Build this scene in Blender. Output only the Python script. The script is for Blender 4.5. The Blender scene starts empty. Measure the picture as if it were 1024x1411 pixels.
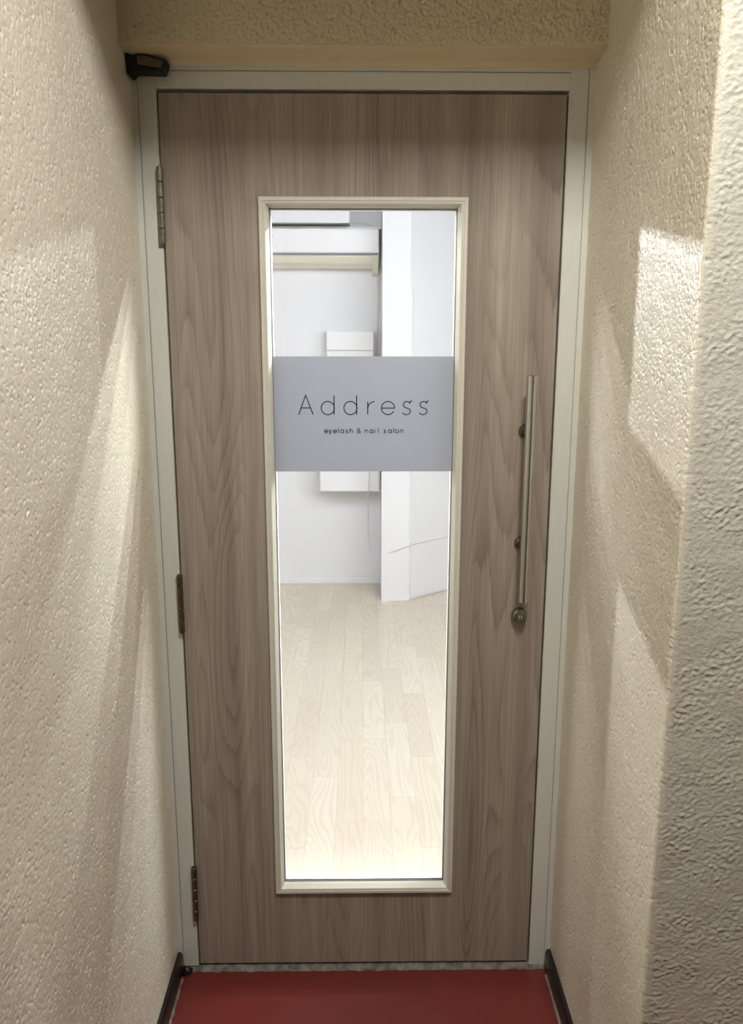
import bpy, bmesh, math, random
import numpy as np
from mathutils import Vector, Matrix, noise

random.seed(7)
S = bpy.context.scene
COL = S.collection
PI = math.pi

# ------------------------------------------------------------------ camera
cam_d = bpy.data.cameras.new('camera')
cam = bpy.data.objects.new('camera', cam_d)
COL.objects.link(cam)
cam_d.sensor_fit = 'HORIZONTAL'
cam_d.sensor_width = 36.0
cam_d.lens = 36.0 * 1120.0 / 1024.0
cam_d.clip_start = 0.05
Rv = Vector((0.99991157, -0.01324671, 0.00117102))
Uv = Vector((0.00156846, 0.20491825, 0.97877784))
Fv = Vector((0.01320555, 0.97868945, -0.2049209))
m = Matrix((Rv, Uv, -Fv)).transposed().to_4x4()
m.translation = Vector((-0.0064, -1.7447, 1.5238))
cam.matrix_world = m
S.camera = cam

# ------------------------------------------------------------------ world, exposure
w = bpy.data.worlds.new('world')
S.world = w
w.use_nodes = True
w.node_tree.nodes['Background'].inputs[0].default_value = (0.8, 0.85, 1.0, 1)
w.node_tree.nodes['Background'].inputs[1].default_value = 0.02
S.view_settings.view_transform = 'Standard'
S.view_settings.look = 'None'
S.view_settings.exposure = 0.0
S.view_settings.gamma = 1.0
S.view_settings.use_curve_mapping = False
S.cycles.max_bounces = 8
S.cycles.diffuse_bounces = 4
S.cycles.transparent_max_bounces = 12
S.cycles.sample_clamp_indirect = 6.0


# ------------------------------------------------------------------ lamps of the place and added fills
def area(name, loc, size, power, color, rot=(0, 0, 0), spread=PI):
    d = bpy.data.lights.new(name, 'AREA')
    d.shape = 'RECTANGLE'
    d.size, d.size_y = size
    d.energy = power
    d.color = color
    d.spread = spread
    o = bpy.data.objects.new(name, d)
    o.location = loc
    o.rotation_euler = rot
    COL.objects.link(o)
    return o


def spot(name, loc, aim, radius, power, color, angle=36):
    d = bpy.data.lights.new(name, 'SPOT')
    d.energy = power
    d.color = color
    d.shadow_soft_size = radius
    d.spot_size = math.radians(angle)
    d.spot_blend = 0.5
    o = bpy.data.objects.new(name, d)
    o.location = loc
    o.rotation_euler = (Vector(aim) - Vector(loc)).to_track_quat('-Z', 'Y').to_euler()
    COL.objects.link(o)
    return o


COOL = (0.94, 0.97, 1.0)
WARM = (0.985, 0.985, 0.945)
# corridor ceiling light above and behind the camera
area('corridor_lamp', (0.28, -1.25, 2.73), (0.24, 0.24), 36, WARM)
area('corridor_fill', (0.2, -2.6, 2.77), (1.2, 0.1), 2.0, (1.0, 0.98, 0.93))  # added weak fill behind the camera, lifts the corridor side
# room: ceiling tubes near the door, two track spots deep in the room aimed at the entrance, and an added fill that brightens back wall and floor
for ty in (0.42, 0.60, 0.78):
    area('room_tube_right', (1.55, ty, 2.5), (1.7, 0.06), 740, COOL, (math.radians(-96), 0, 0))
    area('room_tube_left', (-1.6, ty, 2.5), (1.6, 0.06), 230, COOL, (math.radians(-93), 0, 0))
spot('room_spot_left', (-2.1, 2.9, 2.42), (0.25, 0, 1.45), 0.06, 520, COOL)
spot('room_spot_right', (2.2, 2.7, 2.42), (-0.25, 0, 1.45), 0.08, 150, COOL)
area('room_fill', (0.7, 1.2, 2.58), (2.6, 1.2), 36, COOL, (math.radians(25), 0, 0))


# ------------------------------------------------------------------ helpers: materials
def srgb(r, g, b):
    f = lambda c: (c / 255 / 12.92) if c / 255 <= 0.04045 else ((c / 255 + 0.055) / 1.055) ** 2.4
    return (f(r), f(g), f(b), 1)


class NT:
    def __init__(self, name):
        self.m = bpy.data.materials.new(name)
        self.m.use_nodes = True
        self.t = self.m.node_tree
        self.t.nodes.clear()
        self.out = self.t.nodes.new('ShaderNodeOutputMaterial')

    def n(self, kind, ins=None, **props):
        x = self.t.nodes.new(kind)
        for k, v in props.items():
            setattr(x, k, v)
        for k, v in (ins or {}).items():
            self.set(x.inputs[k], v)
        return x

    def set(self, sock, v):
        if isinstance(v, bpy.types.NodeSocket):
            self.t.links.new(v, sock)
        elif isinstance(v, bpy.types.Node):
            self.t.links.new(v.outputs[0], sock)
        else:
            sock.default_value = v

    def math(self, op, a, b=None, c=None, clamp=False):
        x = self.n('ShaderNodeMath', operation=op, use_clamp=clamp)
        self.set(x.inputs[0], a)
        if b is not None: self.set(x.inputs[1], b)
        if c is not None: self.set(x.inputs[2], c)
        return x.outputs[0]

    def ramp(self, fac, stops, interp='LINEAR'):
        x = self.n('ShaderNodeValToRGB', {0: fac})
        x.color_ramp.interpolation = interp
        e = x.color_ramp.elements
        while len(e) < len(stops): e.new(0.5)
        for i, (p, c) in enumerate(stops):
            e[i].position = p
            e[i].color = c if isinstance(c, tuple) else (c, c, c, 1)
        return x.outputs[0]

    def noise(self, vec, scale, detail=2, rough=0.5, dist=0.0):
        x = self.n('ShaderNodeTexNoise', {'Vector': vec, 'Scale': scale, 'Detail': detail, 'Roughness': rough, 'Distortion': dist})
        return x.outputs[0]

    def coord(self, scale=(1, 1, 1), kind='Object', loc=None):
        c = self.n('ShaderNodeTexCoord').outputs[kind]
        mp = self.n('ShaderNodeMapping', {'Vector': c, 'Scale': scale})
        if loc is not None: self.set(mp.inputs['Location'], loc)
        return mp.outputs[0]

    def mix(self, fac, a, b):
        x = self.n('ShaderNodeMix', data_type='RGBA')
        self.set(x.inputs[0], fac)
        self.set(x.inputs[6], a)
        self.set(x.inputs[7], b)
        return x.outputs[2]

    def bsdf(self, color, rough=0.5, metal=0.0, spec=0.5, normal=None):
        b = self.n('ShaderNodeBsdfPrincipled')
        self.set(b.inputs['Base Color'], color)
        self.set(b.inputs['Roughness'], rough)
        self.set(b.inputs['Metallic'], metal)
        self.set(b.inputs['Specular IOR Level'], spec)
        if normal is not None: self.set(b.inputs['Normal'], normal)
        self.t.links.new(b.outputs[0], self.out.inputs[0])
        return b

    def bump(self, h, strength=1.0, dist=0.002):
        return self.n('ShaderNodeBump', {'Height': h, 'Strength': strength, 'Distance': dist}).outputs[0]


def stucco(name, col, scale, depth, rough=0.36, tone=0.06):
    """painted roughcast: the pits and crumbs are geometry, the material adds only fine relief"""
    t = NT(name)
    co = t.coord()
    fine = t.noise(co, scale, 2.5, 0.6, 0.4)
    stain = t.noise(t.coord((1, 1, 0.5)), 2.3, 3, 0.5)
    c2 = tuple(x * (1 - tone * 2.2) for x in col[:3])
    c2 = (c2[0], c2[1] * 0.985, c2[2] * 0.94, 1)
    color = t.mix(t.ramp(stain, [(0.35, 0.0), (0.7, 1.0)]), col, c2)
    t.bsdf(color, rough, 0, 0.5, t.bump(fine, 1.0, depth))
    return t.m


def plain(name, col, rough=0.5, metal=0.0, spec=0.5, grain=0.0, gscale=80, dist=0.0006, tone=0.05, stretch=(1, 1, 1)):
    t = NT(name)
    co = t.coord(stretch)
    n = t.noise(co, gscale, 3, 0.6)
    c2 = tuple(x * (1 - tone) for x in col[:3]) + (1,)
    color = t.mix(t.ramp(n, [(0.35, 0.0), (0.65, 1.0)]), col, c2)
    t.bsdf(color, rough, metal, spec, t.bump(n, 1.0, dist) if grain else None)
    return t.m


M = {}
CREAM = srgb(226, 217, 199)
M['room_dark'] = plain('charcoal_light_absorber', srgb(54, 54, 58), 0.8)  # unseen walls beside the door, made dark to soak up bounced room light
M['room_grey'] = plain('grey_light_absorber', srgb(150, 148, 146), 0.7)  # unseen side walls and ceiling, greyed to weaken the bounce inside
M['wall'] = stucco('cream_roughcast', CREAM, 260, 0.0009, 0.33)
M['wall_r'] = stucco('cream_roughcast_right', CREAM, 260, 0.0009, 0.33)
M['header'] = stucco('coarse_roughcast', srgb(222, 208, 176), 240, 0.0010, 0.5)
M['front'] = stucco('grey_cream_roughcast', srgb(204, 199, 185), 240, 0.0010, 0.42)
M['soffit'] = plain('smooth_cream_plaster', srgb(222, 205, 168), 0.55, grain=1, gscale=45, dist=0.0008)
M['corridor'] = plain('corridor_paint', srgb(126, 122, 114), 0.6)
M['frame'] = plain('off_white_gloss_paint', srgb(206, 205, 195), 0.38, grain=1, gscale=30, dist=0.0004, tone=0.04, stretch=(6, 6, 0.6))
M['bead'] = plain('cream_moulding_paint', srgb(210, 206, 192), 0.35, tone=0.03)
M['white_wall'] = plain('white_wall_paint', srgb(238, 238, 240), 0.6, grain=1, gscale=60, dist=0.0003, tone=0.02)
M['white_plastic'] = plain('white_plastic', srgb(240, 240, 240), 0.35, tone=0.01)
M['cream_plastic'] = plain('cream_plastic', srgb(236, 232, 214), 0.35, tone=0.02)
M['grey_gap'] = plain('grey_gap', srgb(120, 120, 125), 0.6)
M['cable'] = plain('white_cable', srgb(232, 230, 226), 0.4)
M['black'] = plain('black_rubber', srgb(26, 24, 23), 0.3, tone=0.3, gscale=20)
M['caulk'] = plain('grey_caulk', srgb(126, 119, 108), 0.7, grain=1, gscale=55, dist=0.001, tone=0.6)
M['ink'] = plain('dark_ink', srgb(34, 32, 44), 0.5, tone=0.02)
M['steel'] = plain('brushed_steel', srgb(204, 203, 198), 0.17, 1.0, tone=0.12, gscale=60, stretch=(1, 1, 0.03))
M['steel_worn'] = plain('worn_steel', srgb(156, 153, 144), 0.36, 1.0, tone=0.35, gscale=90)
M['bronze'] = plain('tarnished_hinge_steel', srgb(112, 102, 88), 0.4, 0.9, tone=0.4, gscale=70)
M['dark_metal'] = plain('dark_tarnished_metal', srgb(42, 40, 42), 0.45, 0.5, grain=1, gscale=60, dist=0.001, tone=0.5)
M['bracket_face'] = plain('brownish_metal_face', srgb(112, 94, 72), 0.5, 0.3, tone=0.4, gscale=50)
M['keyway'] = plain('keyhole_black', srgb(14, 13, 12), 0.6)


def mat_wood():
    t = NT('taupe_woodgrain_laminate')
    lo = t.coord((5.0, 1, 0.42))
    n1 = t.noise(lo, 1.3, 1.5, 0.45, 0.35)
    x = t.n('ShaderNodeSeparateXYZ', {0: t.coord()}).outputs[0]
    ph = t.math('ADD', t.math('MULTIPLY', n1, 30.0), t.math('MULTIPLY', x, 34.0))
    fine = t.noise(t.coord((160, 1, 2.2)), 1.0, 3, 0.65)
    ph = t.math('ADD', ph, t.math('MULTIPLY', fine, 0.55))
    fr = t.math('FRACT', ph)                             # growth rings: slow rise, sharp edge
    lines = t.math('MULTIPLY', t.math('POWER', fr, 3.0), t.ramp(fr, [(0.93, 1.0), (1.0, 0.0)]))
    zone = t.ramp(t.noise(t.coord((13, 1, 0.35), loc=(3, 0, 1)), 1.0, 2, 0.5), [(0.36, 0.12), (0.66, 1.0)])
    strip = t.noise(t.coord((24, 1, 0.10), loc=(1.7, 0, 0)), 1.0, 2.5, 0.6)
    base = t.ramp(strip, [(0.28, srgb(138, 126, 114)), (0.48, srgb(163, 151, 137)), (0.72, srgb(180, 168, 153))])
    pink = t.noise(t.coord((6, 1, 1.1), loc=(9, 0, 4)), 1.0, 2, 0.5)
    base = t.mix(t.math('MULTIPLY', t.ramp(pink, [(0.4, 0.0), (0.7, 1.0)]), 0.5), base, srgb(164, 145, 136))
    streak = t.ramp(t.noise(t.coord((250, 1, 3.5)), 1.0, 3, 0.7), [(0.40, 0.0), (0.62, 1.0)])
    base = t.mix(t.math('MULTIPLY', streak, 0.36), base, srgb(112, 98, 86))
    base = t.mix(t.math('MULTIPLY', zone, 0.30), base, srgb(118, 105, 93))
    col = t.mix(t.math('MULTIPLY', t.math('MULTIPLY', lines, zone), 0.72), base, srgb(98, 85, 75))
    t.bsdf(col, 0.42, 0, 0.4, t.bump(fine, 0.6, 0.0003))
    return t.m


def mat_plank():
    t = NT('pale_oak_laminate')
    rnd = t.n('ShaderNodeObjectInfo').outputs['Random']
    off = t.n('ShaderNodeCombineXYZ', {0: t.math('MULTIPLY', rnd, 37.0), 1: t.math('MULTIPLY', rnd, 91.0), 2: 0.0}).outputs[0]
    n1 = t.noise(t.coord((7.0, 0.8, 1), loc=off), 1.2, 1.5, 0.5, 0.4)
    s = t.math('MULTIPLY_ADD', t.math('SINE', t.math('MULTIPLY', n1, 130.0)), 0.5, 0.5)
    fine = t.noise(t.coord((150, 4, 1), loc=off), 1.0, 3, 0.6)
    base = t.ramp(rnd, [(0.0, srgb(206, 196, 178)), (0.5, srgb(214, 205, 189)), (1.0, srgb(202, 191, 176))])
    col = t.mix(t.math('MULTIPLY', t.math('POWER', s, 2.5), 0.30), base, srgb(180, 165, 143))
    col = t.mix(t.math('MULTIPLY', fine, 0.18), col, srgb(182, 169, 149))
    t.bsdf(col, 0.42, 0, 0.4, t.bump(fine, 0.5, 0.0002))
    return t.m


def mat_floor():
    t = NT('red_painted_floor')
    co = t.coord()
    n = t.noise(co, 9, 3, 0.5)
    f = t.noise(co, 160, 2, 0.5)
    col = t.mix(n, srgb(110, 33, 26), srgb(96, 27, 22))
    rough = t.math('MULTIPLY_ADD', n, 0.08, 0.38)
    t.bsdf(col, rough, 0, 0.7, t.bump(f, 0.5, 0.0003))
    return t.m


def mat_glass():
    t = NT('clear_glass')
    fr = t.n('ShaderNodeFresnel', {'IOR': 1.45}).outputs[0]
    tr = t.n('ShaderNodeBsdfTransparent', {0: (0.975, 0.985, 0.98, 1)})
    gl = t.n('ShaderNodeBsdfGlossy', {0: (1, 1, 1, 1), 'Roughness': 0.01})
    mx = t.n('ShaderNodeMixShader', {0: t.math('MULTIPLY', fr, 0.8)})
    t.t.links.new(tr.outputs[0], mx.inputs[1])
    t.t.links.new(gl.outputs[0], mx.inputs[2])
    t.t.links.new(mx.outputs[0], t.out.inputs[0])
    return t.m


def mat_film():
    t = NT('grey_frosted_film')
    n = t.noise(t.coord(), 9, 2, 0.5)
    col = t.mix(n, srgb(196, 198, 206), srgb(192, 194, 202))
    df = t.n('ShaderNodeBsdfDiffuse', {0: col})
    tl = t.n('ShaderNodeBsdfTranslucent', {0: srgb(186, 190, 198)})
    mx = t.n('ShaderNodeMixShader', {0: 0.42})
    t.t.links.new(df.outputs[0], mx.inputs[1])
    t.t.links.new(tl.outputs[0], mx.inputs[2])
    t.t.links.new(mx.outputs[0], t.out.inputs[0])
    return t.m


M['wood'] = mat_wood()
M['plank'] = mat_plank()
M['floor'] = mat_floor()
M['glass'] = mat_glass()
M['film'] = mat_film()


# ------------------------------------------------------------------ helpers: geometry
def link(name, me, mat, parent=None, loc=None):
    o = bpy.data.objects.new(name, me)
    COL.objects.link(o)
    if mat is not None and not me.materials: me.materials.append(M[mat])
    if parent is not None: o.parent = parent
    if loc is not None: o.location = loc
    return o


def obj(name, bm, mat, parent=None, smooth=False, loc=None):
    me = bpy.data.meshes.new(name)
    bmesh.ops.recalc_face_normals(bm, faces=bm.faces[:])
    bm.to_mesh(me)
    bm.free()
    if smooth:
        for p in me.polygons: p.use_smooth = True
    return link(name, me, mat, parent, loc)


def raw(name, verts, faces, mat, parent=None, smooth=False):
    me = bpy.data.meshes.new(name)
    me.from_pydata([tuple(v) for v in verts], [], faces)
    me.update()
    if smooth:
        for p in me.polygons: p.use_smooth = True
    return link(name, me, mat, parent)


def box(bm, x0, x1, y0, y1, z0, z1, bevel=0.0, seg=2):
    r = bmesh.ops.create_cube(bm, size=1.0)
    vs = r['verts']
    for v in vs:
        v.co = Vector((x0 + (v.co.x + 0.5) * (x1 - x0), y0 + (v.co.y + 0.5) * (y1 - y0), z0 + (v.co.z + 0.5) * (z1 - z0)))
    if bevel:
        es = {e for v in vs for e in v.link_edges}
        bmesh.ops.bevel(bm, geom=list(es), offset=bevel, segments=seg, affect='EDGES', profile=0.5)


def boxo(name, b, mat, parent=None, bevel=0.0, seg=2):
    bm = bmesh.new()
    box(bm, *b, bevel=bevel, seg=seg)
    return obj(name, bm, mat, parent)


def lathe(bm, prof, origin, axis, n=32):
    """prof: list of (radius, height along axis)"""
    ax = Vector(axis).normalized()
    a = ax.orthogonal().normalized()
    b = ax.cross(a)
    o = Vector(origin)
    rings = []
    for r, h in prof:
        if r < 1e-6:
            rings.append([bm.verts.new(o + ax * h)])
        else:
            rings.append([bm.verts.new(o + ax * h + (a * math.cos(2 * PI * i / n) + b * math.sin(2 * PI * i / n)) * r) for i in range(n)])
    for p, q in zip(rings, rings[1:]):
        for i in range(n):
            j = (i + 1) % n
            if len(p) == 1 and len(q) == 1: continue
            if len(p) == 1: bm.faces.new((p[0], q[j], q[i]))
            elif len(q) == 1: bm.faces.new((p[i], p[j], q[0]))
            else: bm.faces.new((p[i], p[j], q[j], q[i]))


def latheo(name, prof, origin, axis, mat, parent=None, n=32, angle=30):
    bm = bmesh.new()
    lathe(bm, prof, origin, axis, n)
    o = obj(name, bm, mat, parent, smooth=True)
    o.data.set_sharp_from_angle(angle=math.radians(angle))
    return o


def tube(name, pts, r, mat, parent=None, n=8, sub=6):
    """smooth tube through points"""
    P = [Vector(p) for p in pts]
    path = []
    for i in range(len(P) - 1):
        p0, p1, p2, p3 = P[max(i - 1, 0)], P[i], P[i + 1], P[min(i + 2, len(P) - 1)]
        for k in range(sub):
            t = k / sub
            path.append(0.5 * ((2 * p1) + (p2 - p0) * t + (2 * p0 - 5 * p1 + 4 * p2 - p3) * t * t + (3 * p1 - p0 - 3 * p2 + p3) * t ** 3))
    path.append(P[-1])
    bm = bmesh.new()
    rings = []
    ref = Vector((0.123, 0.9, 0.321)).normalized()
    for i, p in enumerate(path):
        d = (path[min(i + 1, len(path) - 1)] - path[max(i - 1, 0)]).normalized()
        a = d.cross(ref).normalized()
        b = d.cross(a)
        rings.append([bm.verts.new(p + (a * math.cos(2 * PI * k / n) + b * math.sin(2 * PI * k / n)) * r) for k in range(n)])
    for p, q in zip(rings, rings[1:]):
        for k in range(n):
            bm.faces.new((p[k], p[(k + 1) % n], q[(k + 1) % n], q[k]))
    bm.faces.new(rings[0])
    bm.faces.new(rings[-1])
    return obj(name, bm, mat, parent, smooth=True)


def struct(o, label=None):
    o['kind'] = 'structure'
    if label: o['label'] = label
    return o


def thing(o, label, cat, group=None):
    o['label'] = label
    o['category'] = cat
    if group: o['group'] = group
    return o


def empty(name, loc=(0, 0, 0)):
    o = bpy.data.objects.new(name, None)
    o.empty_display_size = 0.1
    o.location = loc
    COL.objects.link(o)
    return o


def perlin(u, v, seed):
    """gradient noise on arrays, roughly -0.7 .. 0.7"""
    rg = np.random.RandomState(seed)
    ang = rg.rand(256, 256) * 2 * np.pi
    gx, gy = np.cos(ang), np.sin(ang)
    iu, iv = np.floor(u).astype(int), np.floor(v).astype(int)
    fu, fv = u - iu, v - iv
    w = lambda t: t * t * t * (t * (t * 6 - 15) + 10)
    def dot(a, b):
        i, j = (iu + a) & 255, (iv + b) & 255
        return gx[i, j] * (fu - a) + gy[i, j] * (fv - b)
    su, sv = w(fu), w(fv)
    n0 = dot(0, 0) * (1 - su) + dot(1, 0) * su
    n1 = dot(0, 1) * (1 - su) + dot(1, 1) * su
    return n0 * (1 - sv) + n1 * sv


def smooth(a, b, x):
    t = np.clip((x - a) / (b - a), 0, 1)
    return t * t * (3 - 2 * t)


def relief(us, vs, seed, wave=0.0012, grain=0.00022, pits=0.0, pit_depth=0.0016, crumbs=0.0, dense=None):
    """height field (metres) of the plaster over u (along the wall) and v (up)"""
    U, V = np.meshgrid(np.asarray(us), np.asarray(vs), indexing='ij')
    h = wave * perlin(U * 11, V * 11, seed) + wave * 0.5 * perlin(U * 37, V * 37, seed + 1)
    h += grain * perlin(U * 150, V * 150, seed + 2) * 1.4
    if crumbs:
        wu, wv = U + 0.004 * perlin(U * 70, V * 70, seed + 5), V + 0.003 * perlin(U * 70, V * 70, seed + 6)
        a = perlin(wu * 140, wv * 165, seed + 3)
        b = perlin(wu * 230, wv * 250, seed + 4)
        patch = 0.35 + 0.65 * smooth(-0.25, 0.25, perlin(U * 16, V * 16, seed + 8))
        h += crumbs * patch * (smooth(0.05, 0.30, a) * 0.9 + smooth(0.10, 0.35, b) * 0.5 - smooth(0.08, 0.28, -a) * 0.45)
    if pits:
        rg = np.random.RandomState(seed + 9)
        us_, vs_ = np.asarray(us), np.asarray(vs)
        ulo, uhi, vlo, vhi = min(us_), max(us_), min(vs_), max(vs_)
        flip = us_[0] > us_[-1]
        ua = us_[::-1] if flip else us_
        hh = h[::-1] if flip else h
        for _ in range(int(pits * (uhi - ulo) * (vhi - vlo))):
            cu, cv = ulo + rg.rand() * (uhi - ulo), vlo + rg.rand() * (vhi - vlo)
            if dense is not None and rg.rand() > dense(cu, cv): continue
            L, W, D = rg.uniform(0.0013, 0.0034), rg.uniform(0.0009, 0.0014), pit_depth * rg.uniform(0.5, 1.3)
            an = rg.normal(0.9, 0.9)
            i0, i1 = np.searchsorted(ua, (cu - 0.007, cu + 0.007))
            j0, j1 = np.searchsorted(vs_, (cv - 0.007, cv + 0.007))
            if i1 - i0 < 3 or j1 - j0 < 3: continue
            du, dv = ua[i0:i1, None] - cu, vs_[None, j0:j1] - cv
            p, q = du * math.cos(an) + dv * math.sin(an), -du * math.sin(an) + dv * math.cos(an) + 60 * (du * du)
            e = np.exp(-((p / L) ** 2 + (q / W) ** 2))
            lip = np.exp(-((p / L) ** 2 + ((q - 2.0 * W) / (W * 1.3)) ** 2))
            hh[i0:i1, j0:j1] += -D * e + 0.05 * D * lip
    return h


def skin(name, path, zs, mat, h):
    """plaster skin swept over a plan path [(x, y, nx, ny)] for heights zs, pushed out by the height field h"""
    P = np.array(path)
    zs = np.array(zs)
    n, k = len(P), len(zs)
    co = np.zeros((n, k, 3), dtype=np.float32)
    co[..., 0] = P[:, 0, None] + P[:, 2, None] * h
    co[..., 1] = P[:, 1, None] + P[:, 3, None] * h
    co[..., 2] = zs[None, :]
    i = (np.arange(n - 1)[:, None] * k + np.arange(k - 1)[None, :]).ravel()
    quads = np.stack([i, i + 1, i + k + 1, i + k], 1).astype(np.int32)
    me = bpy.data.meshes.new(name)
    me.vertices.add(n * k)
    me.vertices.foreach_set('co', co.ravel())
    me.loops.add(quads.size)
    me.loops.foreach_set('vertex_index', quads.ravel())
    me.polygons.add(len(quads))
    me.polygons.foreach_set('loop_start', np.arange(0, quads.size, 4, dtype=np.int32))
    me.polygons.foreach_set('use_smooth', np.ones(len(quads), dtype=bool))
    me.update()
    me.validate()
    return link(name, me, mat)


def frange(a, b, step):
    n = max(1, int(round(abs(b - a) / step)))
    return [a + (b - a) * i / n for i in range(n + 1)]


# ------------------------------------------------------------------ the setting: niche and corridor
XL, XR = -0.457, 0.460
YC = -0.600                      # front face of the projecting wall at right
G = 0.0019                       # fine grid where the camera looks, coarse elsewhere


def grid(*cuts):
    out = []
    for a_, b_, st in cuts:
        out += frange(a_, b_, st)[:-1]
    return out + [cuts[-1][1]]


ZS = grid((0.0, 2.09, G), (2.09, 2.8, 0.03))
yl = grid((0.0, -0.90, G), (-0.90, -3.2, 0.04))
struct(skin('wall_left', [(XL, y, 1, 0) for y in yl], ZS, 'wall', relief(yl, ZS, 11, pits=13000, pit_depth=0.0018)), 'cream roughcast wall left of the door')
rad = 0.010
ZR = grid((0.0, 2.16, G), (2.16, 2.8, 0.03))
yr = frange(0.0, YC + rad, G)
pr = [(XR, y, -1, 0) for y in yr]
ur = list(yr)
for k in range(1, 4):
    a = k / 3 * PI / 4
    pr.append((XR + rad - rad * math.cos(a), YC + rad - rad * math.sin(a), -math.cos(a), -math.sin(a)))
    ur.append(YC + rad - rad * a)
hr = relief(ur, ZR, 23, pits=12000, pit_depth=0.0014)
pf, uf = [], []
for k in range(3, 7):
    a = k / 6 * PI / 2
    pf.append((XR + rad - rad * math.cos(a), YC + rad - rad * math.sin(a), -math.cos(a), -math.sin(a)))
    uf.append(rad * a)
xf = grid((XR + rad + G, 0.72, G), (0.72, 2.0, 0.03))
pf += [(x, YC, 0, -1) for x in xf]
uf += [rad * PI / 2 + (x - XR - rad) for x in xf]
hf_ = relief(uf, ZR, 37, wave=0.0014, grain=0.0005, crumbs=0.0009)
bl = np.clip((np.array(uf) - uf[0]) / 0.012, 0, 1)[:, None]     # the two faces meet along the worn corner
hf_ = hf_ * bl + hr[-1][None, :] * (1 - bl)
struct(skin('wall_right', pr, ZR, 'wall_r', hr), 'cream roughcast wall right of the door')
struct(skin('wall_front', pf, ZR, 'front', hf_), 'grey lit roughcast wall face at the right edge')

# header over the door: coarse roughcast face and a smooth soffit
hx = frange(XL, XR, G)
hz = grid((2.067, 2.24, G), (2.24, 2.8, 0.02))
struct(skin('wall_header', [(x, -0.078, 0, -1) for x in hx], hz, 'header',
            relief(hx, hz, 51, wave=0.001, pits=60000, pit_depth=0.0027, dense=lambda u, v: 0.25 + 0.75 * min(1, max(0, (u + 0.4) / 0.45)))), 'coarse roughcast wall above the door')
bm = bmesh.new()
prof = [(-0.077, 2.0690), (-0.070, 2.0668), (-0.04, 2.0640), (-0.015, 2.0600), (-0.004, 2.0560), (0.004, 2.0500), (0.02, 2.0500), (0.02, 2.2), (-0.060, 2.2)]
a = [bm.verts.new((XL, y, z)) for y, z in prof]
b = [bm.verts.new((XR, y, z)) for y, z in prof]
for i in range(len(prof)):
    j = (i + 1) % len(prof)
    bm.faces.new((a[i], a[j], b[j], b[i]))
struct(obj('trim_soffit', bm, 'soffit'), 'smooth cream plaster strip between header and door frame')

struct(boxo('floor', (-0.75, 2.2, -3.3, 0.012, -0.05, 0.0), 'floor'), 'red painted floor in front of the door')
struct(boxo('ceiling', (-0.6, 2.2, -3.3, 0.06, 2.8, 2.86), 'corridor'), 'corridor ceiling')
struct(boxo('wall_behind', (-0.6, 2.2, -3.3, -3.2, 0, 2.8), 'corridor'))
struct(boxo('wall_corridor', (2.0, 2.1, -3.2, -0.55, 0, 2.8), 'corridor'))
struct(boxo('trim_lintel', (XL - 0.01, XR + 0.02, -0.64, -0.60, 2.30, 2.8), 'header'))

# black rubber skirting with a ragged line of caulk along the floor
def baseboard(name, x_wall, sgn, h, y1, label):
    bm = bmesh.new()
    pf = [(0, 0), (0.012, 0), (0.012, h * 0.82), (0.008, h), (0, h)]
    r0 = [bm.verts.new((x_wall + sgn * d, -0.006, z)) for d, z in pf]
    r1 = [bm.verts.new((x_wall + sgn * d, y1, z)) for d, z in pf]
    n = len(pf)
    for i in range(n):
        bm.faces.new((r0[i], r0[(i + 1) % n], r1[(i + 1) % n], r1[i]))
    bm.faces.new(r0); bm.faces.new(r1)
    o = struct(obj(name, bm, 'black'), label)
    bm = bmesh.new()
    prev = None
    for y in frange(-0.03, y1, 0.012):
        wob = 0.003 * noise.noise(Vector((y * 30, sgn, 0))) + 0.003 * noise.noise(Vector((y * 90, sgn, 4)))
        p = [bm.verts.new((x_wall + sgn * 0.0115, y, 0.006 + wob)), bm.verts.new((x_wall + sgn * (0.0165 + wob * 1.6), y, 0.0008))]
        if prev: bm.faces.new((prev[0], prev[1], p[1], p[0]))
        prev = p
    obj('caulk_line', bm, 'caulk', o)
    return o


baseboard('baseboard_left', XL, 1, 0.056, -3.2, 'black rubber skirting along the left wall')
baseboard('baseboard_right', XR, -1, 0.056, YC + 0.01, 'black rubber skirting along the right wall')

# ------------------------------------------------------------------ door frame (casing)
DW = 0.4098                       # half width of the opening
DT = 2.0125                       # top of the opening
fr = struct(empty('trim_1'), 'off-white painted steel door frame')
FY = 0.000


def jamb(name, x0, x1, groove, z0=0.004, z1=2.056):
    """vertical member: face with a shallow step; x0 is the opening side"""
    s = 1 if x1 > x0 else -1
    pf = [(x0, 0.060), (x0, FY + 0.0015), (x0 + s * 0.0015, FY), (groove - s * 0.001, FY), (groove - s * 0.001, FY + 0.003),
          (groove + s * 0.001, FY + 0.003), (groove + s * 0.001, FY - 0.002), (x1, FY - 0.002), (x1, 0.060)]
    bm = bmesh.new()
    a = [bm.verts.new((x, y, z0)) for x, y in pf]
    b = [bm.verts.new((x, y, z1)) for x, y in pf]
    n = len(pf)
    for i in range(n):
        bm.faces.new((a[i], a[(i + 1) % n], b[(i + 1) % n], b[i]))
    bm.faces.new(a); bm.faces.new(b)
    return obj(name, bm, 'frame', fr)


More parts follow.
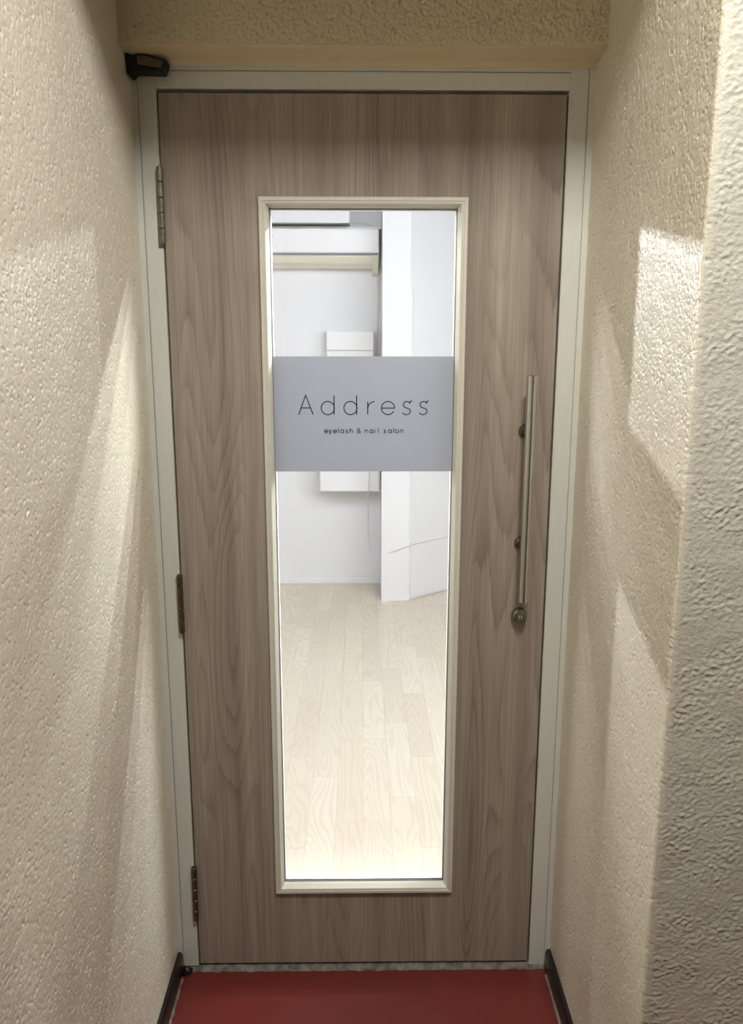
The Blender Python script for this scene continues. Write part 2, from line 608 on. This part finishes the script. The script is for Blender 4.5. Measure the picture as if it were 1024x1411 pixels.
jamb('jamb', -DW, XL - 0.004, -0.445, z0=0.012)
jamb('jamb', DW, XR + 0.004, 0.447, z0=0.006)
pf = [(DT, 0.060), (DT, FY + 0.0015), (DT + 0.0015, FY), (2.0435, FY), (2.0435, FY + 0.003), (2.0455, FY + 0.003), (2.0455, FY - 0.002), (2.062, FY - 0.002), (2.062, 0.060)]
bm = bmesh.new()
a = [bm.verts.new((-DW - 0.0004, y, z)) for z, y in pf]
b = [bm.verts.new((DW + 0.0004, y, z)) for z, y in pf]
for i in range(len(pf)):
    bm.faces.new((a[i], a[(i + 1) % len(pf)], b[(i + 1) % len(pf)], b[i]))
bm.faces.new(a); bm.faces.new(b)
obj('head_member', bm, 'frame', fr)
# rebate behind the leaf keeps the gap dark
for b_ in ((-DW, -DW + 0.016, 0.048, 0.060, 0.0, DT), (DW - 0.016, DW, 0.048, 0.060, 0.0, DT), (-DW + 0.016, DW - 0.016, 0.048, 0.060, DT - 0.016, DT)):
    boxo('door_stop', b_, 'frame', fr)

# threshold: worn strip with a ragged painted edge
bm = bmesh.new()
prev = None
for x in frange(XL + 0.013, XR - 0.013, 0.006):
    v = Vector((x * 45, 0, 0))
    e = 0.004 * noise.noise(v) + 0.003 * noise.noise(v * 3.3)
    p = [bm.verts.new((x, 0.070, 0.009)), bm.verts.new((x, 0.004, 0.0090 + e * 0.15)), bm.verts.new((x, -0.003 + e * 0.5, 0.006 + e * 0.3)), bm.verts.new((x, -0.008 + e, 0.0004))]
    if prev:
        for k in range(3): bm.faces.new((prev[k], prev[k + 1], p[k + 1], p[k]))
    prev = p
struct(obj('trim_2', bm, 'caulk', smooth=True), 'dirty grey threshold strip under the door')
bm = bmesh.new()
bmesh.ops.create_icosphere(bm, subdivisions=3, radius=1)
for v in bm.verts:
    d = 1 + 0.45 * noise.noise(v.co * 2.1)
    v.co = Vector((-0.436 + v.co.x * 0.012 * d, -0.012 + v.co.y * 0.010 * d, 0.006 + v.co.z * 0.012 * d))
struct(obj('trim_3', bm, 'black', smooth=True), 'blackened dirt clump at the foot of the left jamb')

# ------------------------------------------------------------------ the door
door = struct(empty('door_1'), 'taupe wood-grain door with a tall glazed panel')
DF, DB = 0.003, 0.043
g = 0.0038
ow, zt, zb = 0.2005, 1.7985, 0.2280              # hole in the leaf (under the mouldings)
x0, x1, z0, z1 = -DW + g, DW - g, 0.0155, DT - 0.0070
bm = bmesh.new()


def ring(y, pts): return [bm.verts.new((x, y, z)) for x, z in pts]


o_ = [(x0, z0), (x1, z0), (x1, z1), (x0, z1)]
i_ = [(-ow, zb), (ow, zb), (ow, zt), (-ow, zt)]
fo, fi, bo, bi = ring(DF, o_), ring(DF, i_), ring(DB, o_), ring(DB, i_)
for k in range(4):
    j = (k + 1) % 4
    bm.faces.new((fo[k], fo[j], fi[j], fi[k]))
    bm.faces.new((bo[k], bi[k], bi[j], bo[j]))
    bm.faces.new((fo[k], bo[k], bo[j], fo[j]))
    bm.faces.new((fi[k], fi[j], bi[j], bi[k]))
leaf = obj('door_leaf', bm, 'wood', door)
bv = leaf.modifiers.new('bevel', 'BEVEL')
bv.width = 0.0008
bv.segments = 1
bv.limit_method = 'ANGLE'

# mitred glazing mouldings, front and back
def moulding(side, prof, X, ZT, ZB, name='glazing_bead', mat='bead'):
    """prof: (inset from outer edge, y); one mitred length"""
    c = {'top': ((-1, 1), (1, 1)), 'bottom': ((-1, -1), (1, -1)), 'left': ((-1, -1), (-1, 1)), 'right': ((1, -1), (1, 1))}[side]
    bm = bmesh.new()
    rows = []
    for sx, sz in c:
        rows.append([bm.verts.new((sx * (X - d), y, (ZT - d) if sz > 0 else (ZB + d))) for d, y in prof])
    n = len(prof)
    for i in range(n):
        bm.faces.new((rows[0][i], rows[0][(i + 1) % n], rows[1][(i + 1) % n], rows[1][i]))
    bm.faces.new(rows[0]); bm.faces.new(rows[1])
    return obj(name, bm, mat, door)


PF = [(0.0, DF), (0.0, -0.0045), (0.0015, -0.0065), (0.0075, -0.0065), (0.0085, -0.0050), (0.0095, -0.0050), (0.0105, -0.0060), (0.0135, -0.0050),
      (0.0175, 0.0020), (0.0195, 0.0050), (0.0195, 0.0160), (0.0130, 0.0160), (0.0130, DF)]
for s in ('top', 'bottom', 'left', 'right'):
    moulding(s, PF, 0.2135, 1.8110, 0.2150)
PB = [(0.0, DB), (0.0, 0.050), (0.010, 0.050), (0.0195, 0.046), (0.0195, 0.034), (0.0225, 0.0315), (0.0225, 0.0205), (0.0130, 0.0205), (0.0130, DB)]
for s in ('top', 'bottom', 'left', 'right'):
    moulding(s, PB, 0.2135, 1.8110, 0.2150)
for s in ('top', 'bottom', 'left', 'right'):
    moulding(s, [(0.0190, 0.0140), (0.0205, 0.0140), (0.0205, 0.0163), (0.0190, 0.0163)], 0.2135, 1.8110, 0.2150, 'gasket', 'grey_gap')
boxo('glass_pane', (-0.1995, 0.1995, 0.0164, 0.0202, 0.2285, 1.7980), 'glass', door)['label'] = 'clear glass pane'

# grey film across the pane with its lettering
KF = 1.0 + 0.0160 / 1.7447                        # the film lies a little behind the door plane
film = boxo('window_film', (-0.1938, 0.1938, 0.01575, 0.01630, 1.2460, 1.4935), 'film', door)
film['label'] = 'grey frosted film reading Address eyelash & nail salon'


def stroke(polys, wd, y):
    """flat lettering: ribbons of width wd along polylines in (x, z)"""
    bm = bmesh.new()
    for pts in polys:
        P = [Vector((p[0], p[1])) for p in pts]
        closed = (P[0] - P[-1]).length < 1e-6
        if closed: P = P[:-1]
        n = len(P)
        L = []
        for i in range(n):
            a = P[(i - 1) % n] if (closed or i > 0) else None
            b = P[(i + 1) % n] if (closed or i < n - 1) else None
            d1 = (P[i] - a).normalized() if a is not None else None
            d2 = (b - P[i]).normalized() if b is not None else None
            if d1 is None: d1 = d2
            if d2 is None: d2 = d1
            t = (d1 + d2)
            t = t.normalized() if t.length > 1e-6 else d2
            nn = Vector((-t.y, t.x))
            k = max(0.4, nn.dot(Vector((-d2.y, d2.x))))
            h = nn * (wd / 2 / k)
            q = []
            for s in (h, -h):
                for yy in (y, y + 0.0003):
                    q.append(bm.verts.new((P[i].x + s.x, yy, P[i].y + s.y)))
            L.append(q)
        for i in range(n if closed else n - 1):
            A, B = L[i], L[(i + 1) % n]
            bm.faces.new((A[0], A[2], B[2], B[0]))
            bm.faces.new((A[0], B[0], B[1], A[1]))
            bm.faces.new((A[2], A[3], B[3], B[2]))
            bm.faces.new((A[1], B[1], B[3], A[3]))
        if not closed:
            for q in (L[0], L[-1]): bm.faces.new((q[0], q[1], q[3], q[2]))
    return bm


def arc(cx, cy, rx, ry, a0, a1, n=28):
    return [(cx + rx * math.cos(math.radians(a0 + (a1 - a0) * i / n)), cy + ry * math.sin(math.radians(a0 + (a1 - a0) * i / n))) for i in range(n + 1)]


def glyph(ch):
    """unit glyphs: baseline 0, x-height 1; returns polylines with x from 0"""
    G = {
        'A': [[(0, 0), (0.53, 1.44), (1.08, 0)], [(0.19, 0.50), (0.89, 0.50)]],
        'd': [arc(0.5, 0.49, 0.49, 0.49, 0, 360), [(0.97, 0), (0.97, 1.44)]],
        'r': [[(0, 0), (0, 0.97)], arc(0.50, 0.42, 0.50, 0.54, 180, 88)],
        'e': [[(0.0, 0.49), (0.98, 0.49)] + arc(0.49, 0.49, 0.49, 0.49, 0, 332)[1:]],
        'S': [[(0.66, 1.04), (0.55, 0.86)] + arc(0.33, 0.735, 0.25, 0.245, 32, 200)[1:] + [(0.14, 0.58), (0.28, 0.51), (0.44, 0.45)] + arc(0.30, 0.255, 0.30, 0.255, 45, -155)[1:],
              [(0.50, 0.88), (0.70, 1.05)]],
        's': [arc(0.36, 0.76, 0.28, 0.24, 30, 200) + [(0.16, 0.56), (0.34, 0.50), (0.52, 0.44)] + arc(0.34, 0.25, 0.32, 0.25, 40, -155)[1:]],
        'y': [[(0, 1), (0.42, 0.02)], [(0.84, 1), (0.30, -0.36), (0.12, -0.42)]],
        'l': [[(0, 0), (0, 1.5)]],
        'a': [arc(0.48, 0.49, 0.48, 0.49, 0, 360), [(0.96, 0), (0.96, 1.0)]],
        'h': [[(0, 0), (0, 1.5)], arc(0.40, 0.58, 0.40, 0.40, 180, 0) + [(0.80, 0)]],
        'n': [[(0, 0), (0, 1.0)], arc(0.42, 0.56, 0.42, 0.42, 180, 0) + [(0.84, 0)]],
        'i': [[(0, 0), (0, 1.0)], [(0, 1.30), (0, 1.46)]],
        'o': [arc(0.49, 0.49, 0.49, 0.49, 0, 360)],
        '&': [[(1.12, 0.0), (0.30, 0.92)] + arc(0.50, 1.14, 0.27, 0.27, 215, -35)[1:] + [(0.60, 0.82), (0.28, 0.70)] + arc(0.42, 0.36, 0.40, 0.36, 120, 330)[1:] + [(1.08, 0.62)]],
    }
    return G[ch]


PXW = 0.0015528 * KF                              # metres per photo pixel at the film


def lettering(items, base_px, xh, wd, scale_x=1.0):
    for ch, u in items:
        xpx = 400 + u / 4.876
        X0 = (xpx - 500.7) * PXW
        Z0 = 1.3672 - (base_px - 574.0) * 0.001545 * KF
        polys = [[(X0 + p[0] * xh * scale_x, Z0 + p[1] * xh) for p in pl] for pl in glyph(ch)]
        obj('letter', stroke(polys, wd, 0.0153), 'ink', film)


lettering([('A', 56), ('d', 206), ('d', 358), ('r', 519), ('e', 611), ('S', 751), ('S', 863)], 572.2, 0.0288, 0.0021)
lettering([('e', 228), ('y', 257), ('e', 288), ('l', 323), ('a', 336), ('s', 371), ('h', 400), ('&', 446), ('n', 501), ('a', 533), ('i', 568), ('l', 589),
           ('s', 627), ('a', 658), ('l', 694), ('o', 705), ('n', 739)], 597.6, 0.0070, 0.00155)

# pull handle
hb = latheo('pull_handle', [(0, 0), (0.0105, 0), (0.0119, 0.0014), (0.0119, 0.4886), (0.0105, 0.490), (0, 0.490)], (0.3493, -0.050, 0.9666), (0, 0, 1), 'steel', door, 40)
hb['label'] = 'long brushed steel pull bar'
for z in (1.336, 1.0881):
    latheo('standoff', [(0, 0), (0.0140, 0), (0.0148, -0.0015), (0.0148, -0.005), (0.0125, -0.008), (0.0085, -0.010), (0.0080, -0.042), (0, -0.042)], (0.3488, DF, z), (0, 1, 0), 'bronze', hb, 28)

# cylinder lock
lk = latheo('lock_cylinder', [(0.0160, 0.0), (0.0172, -0.001), (0.0172, -0.010), (0.0155, -0.0165), (0.0128, -0.0185), (0.0126, -0.0170), (0.0116, -0.0170), (0.0114, -0.0205), (0.0100, -0.0215), (0.0062, -0.0215), (0.0060, -0.0205), (0, -0.0205)],
            (0.3500, DF, 0.9210), (0, 1, 0), 'steel_worn', door, 36)
lk['label'] = 'round keyed lock cylinder below the bar'
kb = latheo('key_plug', [(0.0054, -0.0185), (0.0054, -0.0220), (0.0048, -0.0226), (0, -0.0226)], (0.3500, DF, 0.9210), (0, 1, 0), 'steel', lk, 24)
boxo('keyhole', (0.3493, 0.3507, -0.0200, -0.01945, 0.9170, 0.9250), 'keyway', lk)

# butt hinges: leaf on the jamb, five knuckles round the pin
for zc, mt, hh in ((1.793, 'steel_worn', 0.148), (0.951, 'bronze', 0.136), (0.218, 'bronze', 0.146)):
    hx_ = -DW + 0.0005
    hg = boxo('hinge', (hx_ - 0.0095, hx_ - 0.001, -0.0016, 0.0008, zc - hh / 2 - 0.008, zc + hh / 2 - 0.008), 'steel_worn' if mt == 'steel_worn' else 'frame', door, bevel=0.0004, seg=1)
    seg = hh / 5
    for k in range(5):
        za = zc - hh / 2 + k * seg
        latheo('knuckle', [(0, 0.0007), (0.0052, 0.0007), (0.0065, 0.0017), (0.0065, seg - 0.0017), (0.0052, seg - 0.0007), (0, seg - 0.0007)], (hx_ + 0.001, -0.0062, za), (0, 0, 1), mt, hg, 20)
    latheo('hinge_pin', [(0, -0.002), (0.0036, -0.001), (0.0036, hh + 0.001), (0, hh + 0.002)], (hx_ + 0.001, -0.0062, zc - hh / 2), (0, 0, 1), mt, hg, 16)

# tarnished bracket stub in the top left corner of the frame
br = thing(empty('metal_bracket', (-0.4566, -0.002, 2.03)), 'dark tarnished metal bracket stub in the top left corner of the frame', 'bracket')


def prism(name, poly, y0, y1, mat, parent, shift=(0, 0), bevel=0.0):
    bm = bmesh.new()
    o = Vector(parent.location)
    a = [bm.verts.new((x - o.x, y0 - o.y, z - o.z)) for x, z in poly]
    b = [bm.verts.new((x + shift[0] - o.x, y1 - o.y, z + shift[1] - o.z)) for x, z in poly]
    n = len(poly)
    for i in range(n):
        bm.faces.new((a[i], a[(i + 1) % n], b[(i + 1) % n], b[i]))
    bm.faces.new(a); bm.faces.new(b)
    if bevel: bmesh.ops.bevel(bm, geom=bm.edges[:], offset=bevel, segments=2, affect='EDGES')
    return obj(name, bm, mat, parent)


prism('housing', [(-0.4440, 2.0330), (-0.3860, 2.0325), (-0.3775, 2.0525), (-0.4235, 2.0655), (-0.4400, 2.0635)], -0.036, -0.002, 'dark_metal', br, bevel=0.0012)
prism('wall_plate', [(-0.4570, 2.0690), (-0.4500, 2.0620), (-0.4400, 2.0600), (-0.4380, 2.0340), (-0.4440, 2.0320), (-0.4500, 2.0240), (-0.4550, 2.0300)], -0.038, -0.002, 'dark_metal', br, bevel=0.001)
prism('face_plate', [(-0.4330, 2.0440), (-0.3895, 2.0375), (-0.3855, 2.0500), (-0.4235, 2.0605), (-0.4340, 2.0590)], -0.0385, -0.035, 'bracket_face', br)

# ------------------------------------------------------------------ the room behind the glass
RX0, RX1, RY1, RZ = -2.7, 2.7, 3.300, 2.62
for nm, b_ in (('wall_partition_left', (RX0 - 0.1, XL - 0.006, 0.012, 0.070, -0.05, RZ)), ('wall_partition_right', (XR + 0.006, RX1 + 0.1, 0.012, 0.070, -0.05, RZ)),
               ('wall_partition_top', (XL - 0.006, XR + 0.006, 0.022, 0.070, 2.064, RZ)), ('wall_room_back', (RX0 - 0.1, 0.30, RY1, RY1 + 0.1, -0.05, RZ)),
               ('wall_room_left', (RX0 - 0.1, RX0, 0.07, RY1, -0.05, RZ)), ('wall_room_right', (RX1, RX1 + 0.1, 0.07, 5.0, -0.05, RZ))):
    struct(boxo(nm, b_, 'white_wall' if nm == 'wall_room_back' else 'room_dark' if 'partition' in nm else 'room_grey'))
struct(boxo('ceiling_room', (RX0 - 0.1, RX1 + 0.1, 0.02, 5.0, RZ, RZ + 0.06), 'room_grey'))
# projecting column and the wall that runs back at an angle from it
bm = bmesh.new()
cx = [(0.116, RY1 + 0.05), (0.116, 2.93), (0.2725, 2.93), (0.2725, 2.936), (0.276, RY1 + 0.05)]
a = [bm.verts.new((x, y, 0)) for x, y in cx]
b = [bm.verts.new((x, y, RZ)) for x, y in cx]
for i in range(len(cx)):
    bm.faces.new((a[i], a[(i + 1) % len(cx)], b[(i + 1) % len(cx)], b[i]))
struct(obj('wall_column', bm, 'white_wall'), 'white wall column seen through the glass')
d = Vector((0.278, 0.218, 0)).normalized()
nrm = Vector((d.y, -d.x, 0))
P0 = Vector((0.2728, 2.936, 0))


def obl(s, off, z): return P0 + d * s + nrm * off + Vector((0, 0, z))


def oblbox(name, s0, s1, o0, o1, z0, z1, mat, parent=None):
    vs = [obl(s, o, z) for s in (s0, s1) for o in (o0, o1) for z in (z0, z1)]
    bm = bmesh.new()
    v = [bm.verts.new(p) for p in vs]
    for f in ((0, 1, 3, 2), (4, 6, 7, 5), (0, 4, 5, 1), (2, 3, 7, 6), (0, 2, 6, 4), (1, 5, 7, 3)):
        bm.faces.new([v[i] for i in f])
    return obj(name, bm, mat, parent)


struct(oblbox('wall_room_angled', 0.0, 3.3, -0.1, 0.0, 0, RZ, 'white_wall'), 'white wall running back at an angle beside the column')
dr = struct(oblbox('door_2', 0.014, 0.80, 0.0, 0.010, 0.012, 1.812, 'white_wall'), 'flush white door panel on the angled wall')
struct(oblbox('baseboard_room_angled', 0.81, 3.2, 0.0, 0.006, 0.0, 0.035, 'white_plastic'))
struct(boxo('baseboard_room_back', (RX0, 0.114, RY1 - 0.010, RY1, 0.0, 0.034), 'white_plastic', bevel=0.002), 'low white skirting along the back wall')

# oak strip floor: every strip a piece of its own in the part the door shows
fl = struct(boxo('floor_room', (RX0 - 0.1, RX1 + 0.1, 0.012, 5.0, -0.05, -0.004), 'caulk'), 'pale oak strip floor of the room')
PWD, PL = 0.090, 0.560
cache = {}


def plank_mesh(ln):
    k = round(ln, 3)
    if k not in cache:
        bm = bmesh.new()
        box(bm, -PWD / 2 + 0.00015, PWD / 2 - 0.00015, 0.00015, ln - 0.00015, -0.006, 0.0)
        top = [e for e in bm.edges if all(v.co.z > -0.001 for v in e.verts)]
        bmesh.ops.bevel(bm, geom=top, offset=0.0003, segments=1, affect='EDGES')
        me = bpy.data.meshes.new('plank')
        bmesh.ops.recalc_face_normals(bm, faces=bm.faces[:])
        bm.to_mesh(me)
        bm.free()
        me.materials.append(M['plank'])
        cache[k] = me
    return cache[k]


spots = []
rows = int((RX1 - RX0) / PWD)
for r in range(rows):
    xc = RX0 + (r + 0.5) * PWD
    yend = RY1 if xc < 0.29 else 5.0
    y = 0.072 - (0, 0.28, 0.14, 0.42)[(r * 3 + r // 5) % 4]
    while y < yend - 0.02:
        ya, yb = max(y, 0.072), min(y + PL, yend)
        if yb - ya > 0.05: spots.append((xc, ya, yb - ya))
        y += PL


spots.sort(key=lambda s: max(0, abs(s[0]) - 0.115 * (s[1] + s[2] + 1.745)) * 10 + s[1])
rest = []
for i, (x, y, l) in enumerate(spots):
    if i < 290:
        link('plank', plank_mesh(l), None, fl, (x, y, 0))
    else:
        rest.append((x, y, l))
bm = bmesh.new()
for x, y, l in rest:
    box(bm, x - PWD / 2 + 0.0003, x + PWD / 2 - 0.0003, y + 0.0003, y + l - 0.0003, -0.006, 0.0)
rs = obj('plank_field', bm, 'plank', fl)
rs['kind'] = 'stuff'

# air conditioner on the back wall
ac = thing(empty('air_conditioner', (-0.30, RY1, 1.93)), 'white wall-mounted air conditioner high on the back wall', 'air conditioner')
AX0, AX1 = -0.84, 0.100
AO = Vector(ac.location)


def sweep_x(name, pf, xa, xb, mat, parent, origin):
    bm = bmesh.new()
    a = [bm.verts.new((xa - origin.x, y - origin.y, z - origin.z)) for y, z in pf]
    b = [bm.verts.new((xb - origin.x, y - origin.y, z - origin.z)) for y, z in pf]
    n = len(pf)
    for i in range(n):
        bm.faces.new((a[i], a[(i + 1) % n], b[(i + 1) % n], b[i]))
    bm.faces.new(a); bm.faces.new(b)
    return obj(name, bm, mat, parent)


sweep_x('casing', [(3.298, 2.155), (3.298, 1.950), (3.24, 1.945), (3.17, 1.965), (3.118, 2.004), (3.112, 2.020), (3.112, 2.155)], AX0 + 0.02, AX1 - 0.036, 'cream_plastic', ac, AO)
sweep_x('front_panel', [(3.112, 2.150), (3.112, 2.022), (3.098, 2.020), (3.094, 2.028), (3.098, 2.146), (3.102, 2.150)], AX0, AX1 - 0.002, 'white_plastic', ac, AO)
sweep_x('louver', [(3.1085, 2.0035), (3.150, 1.972), (3.146, 1.9675), (3.1045, 1.9985)], AX0 + 0.03, AX1 - 0.040, 'cream_plastic', ac, AO)
sweep_x('panel_gap', [(3.1110, 2.0215), (3.1110, 2.0090), (3.118, 2.0090), (3.118, 2.0215)], AX0 + 0.02, AX1 - 0.006, 'grey_gap', ac, AO)
for xa in (AX0, AX1 - 0.036):
    sweep_x('end_cap', [(3.298, 2.152), (3.298, 1.905), (3.255, 1.915), (3.18, 1.955), (3.113, 2.003), (3.1115, 2.020), (3.1115, 2.152)], xa, xa + 0.034, 'cream_plastic', ac, AO)

# boxed ceiling duct above it
du = thing(empty('ceiling_duct', (-0.4, 3.2, 2.62)), 'white boxed duct above the air conditioner, at the glass top', 'duct')
DO = Vector(du.location)
sweep_x('casing', [(3.298, 2.62), (3.298, 2.190), (3.05, 2.178), (3.05, 2.62)], -1.1, -0.068, 'white_wall', du, DO)
sweep_x('edge_strip', [(3.298, 2.185), (3.298, 2.168), (3.20, 2.162), (3.20, 2.178)], -1.1, 0.112, 'white_plastic', du, DO)

# white boxes on the wall below it
ub = thing(empty('wall_box', (-0.07, RY1, 1.10)), 'upper white wall box showing above the grey film', 'box')
UO = Vector(ub.location)


def lbox(name, b_, mat, parent, bevel=0.003):
    o = Vector(parent.location)
    bm = bmesh.new()
    box(bm, b_[0] - o.x, b_[1] - o.x, b_[2] - o.y, b_[3] - o.y, b_[4] - o.z, b_[5] - o.z, bevel=bevel)
    return obj(name, bm, mat, parent)


lbox('body', (-0.212, 0.074, 3.205, 3.298, 1.05, 1.590), 'white_plastic', ub)
lbox('cover', (-0.208, 0.070, 3.193, 3.206, 1.475, 1.586), 'white_plastic', ub)
lbox('cover', (-0.208, 0.070, 3.197, 3.206, 1.06, 1.470), 'white_plastic', ub)
lb = thing(empty('wall_box', (-0.08, RY1, 0.60)), 'lower white wall box showing below the grey film', 'box')
lbox('body', (-0.258, 0.112, 3.150, 3.298, 0.625, 1.045), 'white_plastic', lb)
lbox('cover', (-0.252, 0.106, 3.138, 3.152, 0.631, 1.039), 'white_plastic', lb)

# cables
thing(tube('cable', [(0.052, 3.128, 1.02), (0.050, 3.124, 0.80), (0.040, 3.126, 0.63), (0.040, 3.20, 0.50), (0.041, 3.285, 0.42), (0.043, 3.29, 0.30), (0.055, 3.29, 0.20)], 0.0028, 'cable'),
      'thin white cable hanging below the lower wall box', 'cable')
thing(tube('cable', [(0.096, 3.285, 1.90), (0.100, 3.288, 1.75), (0.094, 3.288, 1.50), (0.092, 3.288, 1.25), (0.096, 3.286, 1.07)], 0.0045, 'cable'),
      'white cable running down from the air conditioner beside the column', 'cable')
thing(tube('cable', [(-0.06, 3.19, 2.200), (0.0, 3.19, 2.196), (0.06, 3.22, 2.185), (0.1135, 3.24, 2.165)], 0.0035, 'cable'),
      'white cable curving from the duct towards the column top', 'cable')
thing(tube('cable', [(0.16, 2.926, 0.300), (0.22, 2.924, 0.322), (0.268, 2.924, 0.340), obl(0.03, 0.015, 0.346), obl(0.2, 0.015, 0.352), obl(0.42, 0.015, 0.350), obl(0.9, 0.015, 0.35)], 0.004, 'cable'),
      'white cable tacked low across the column and angled wall', 'cable')
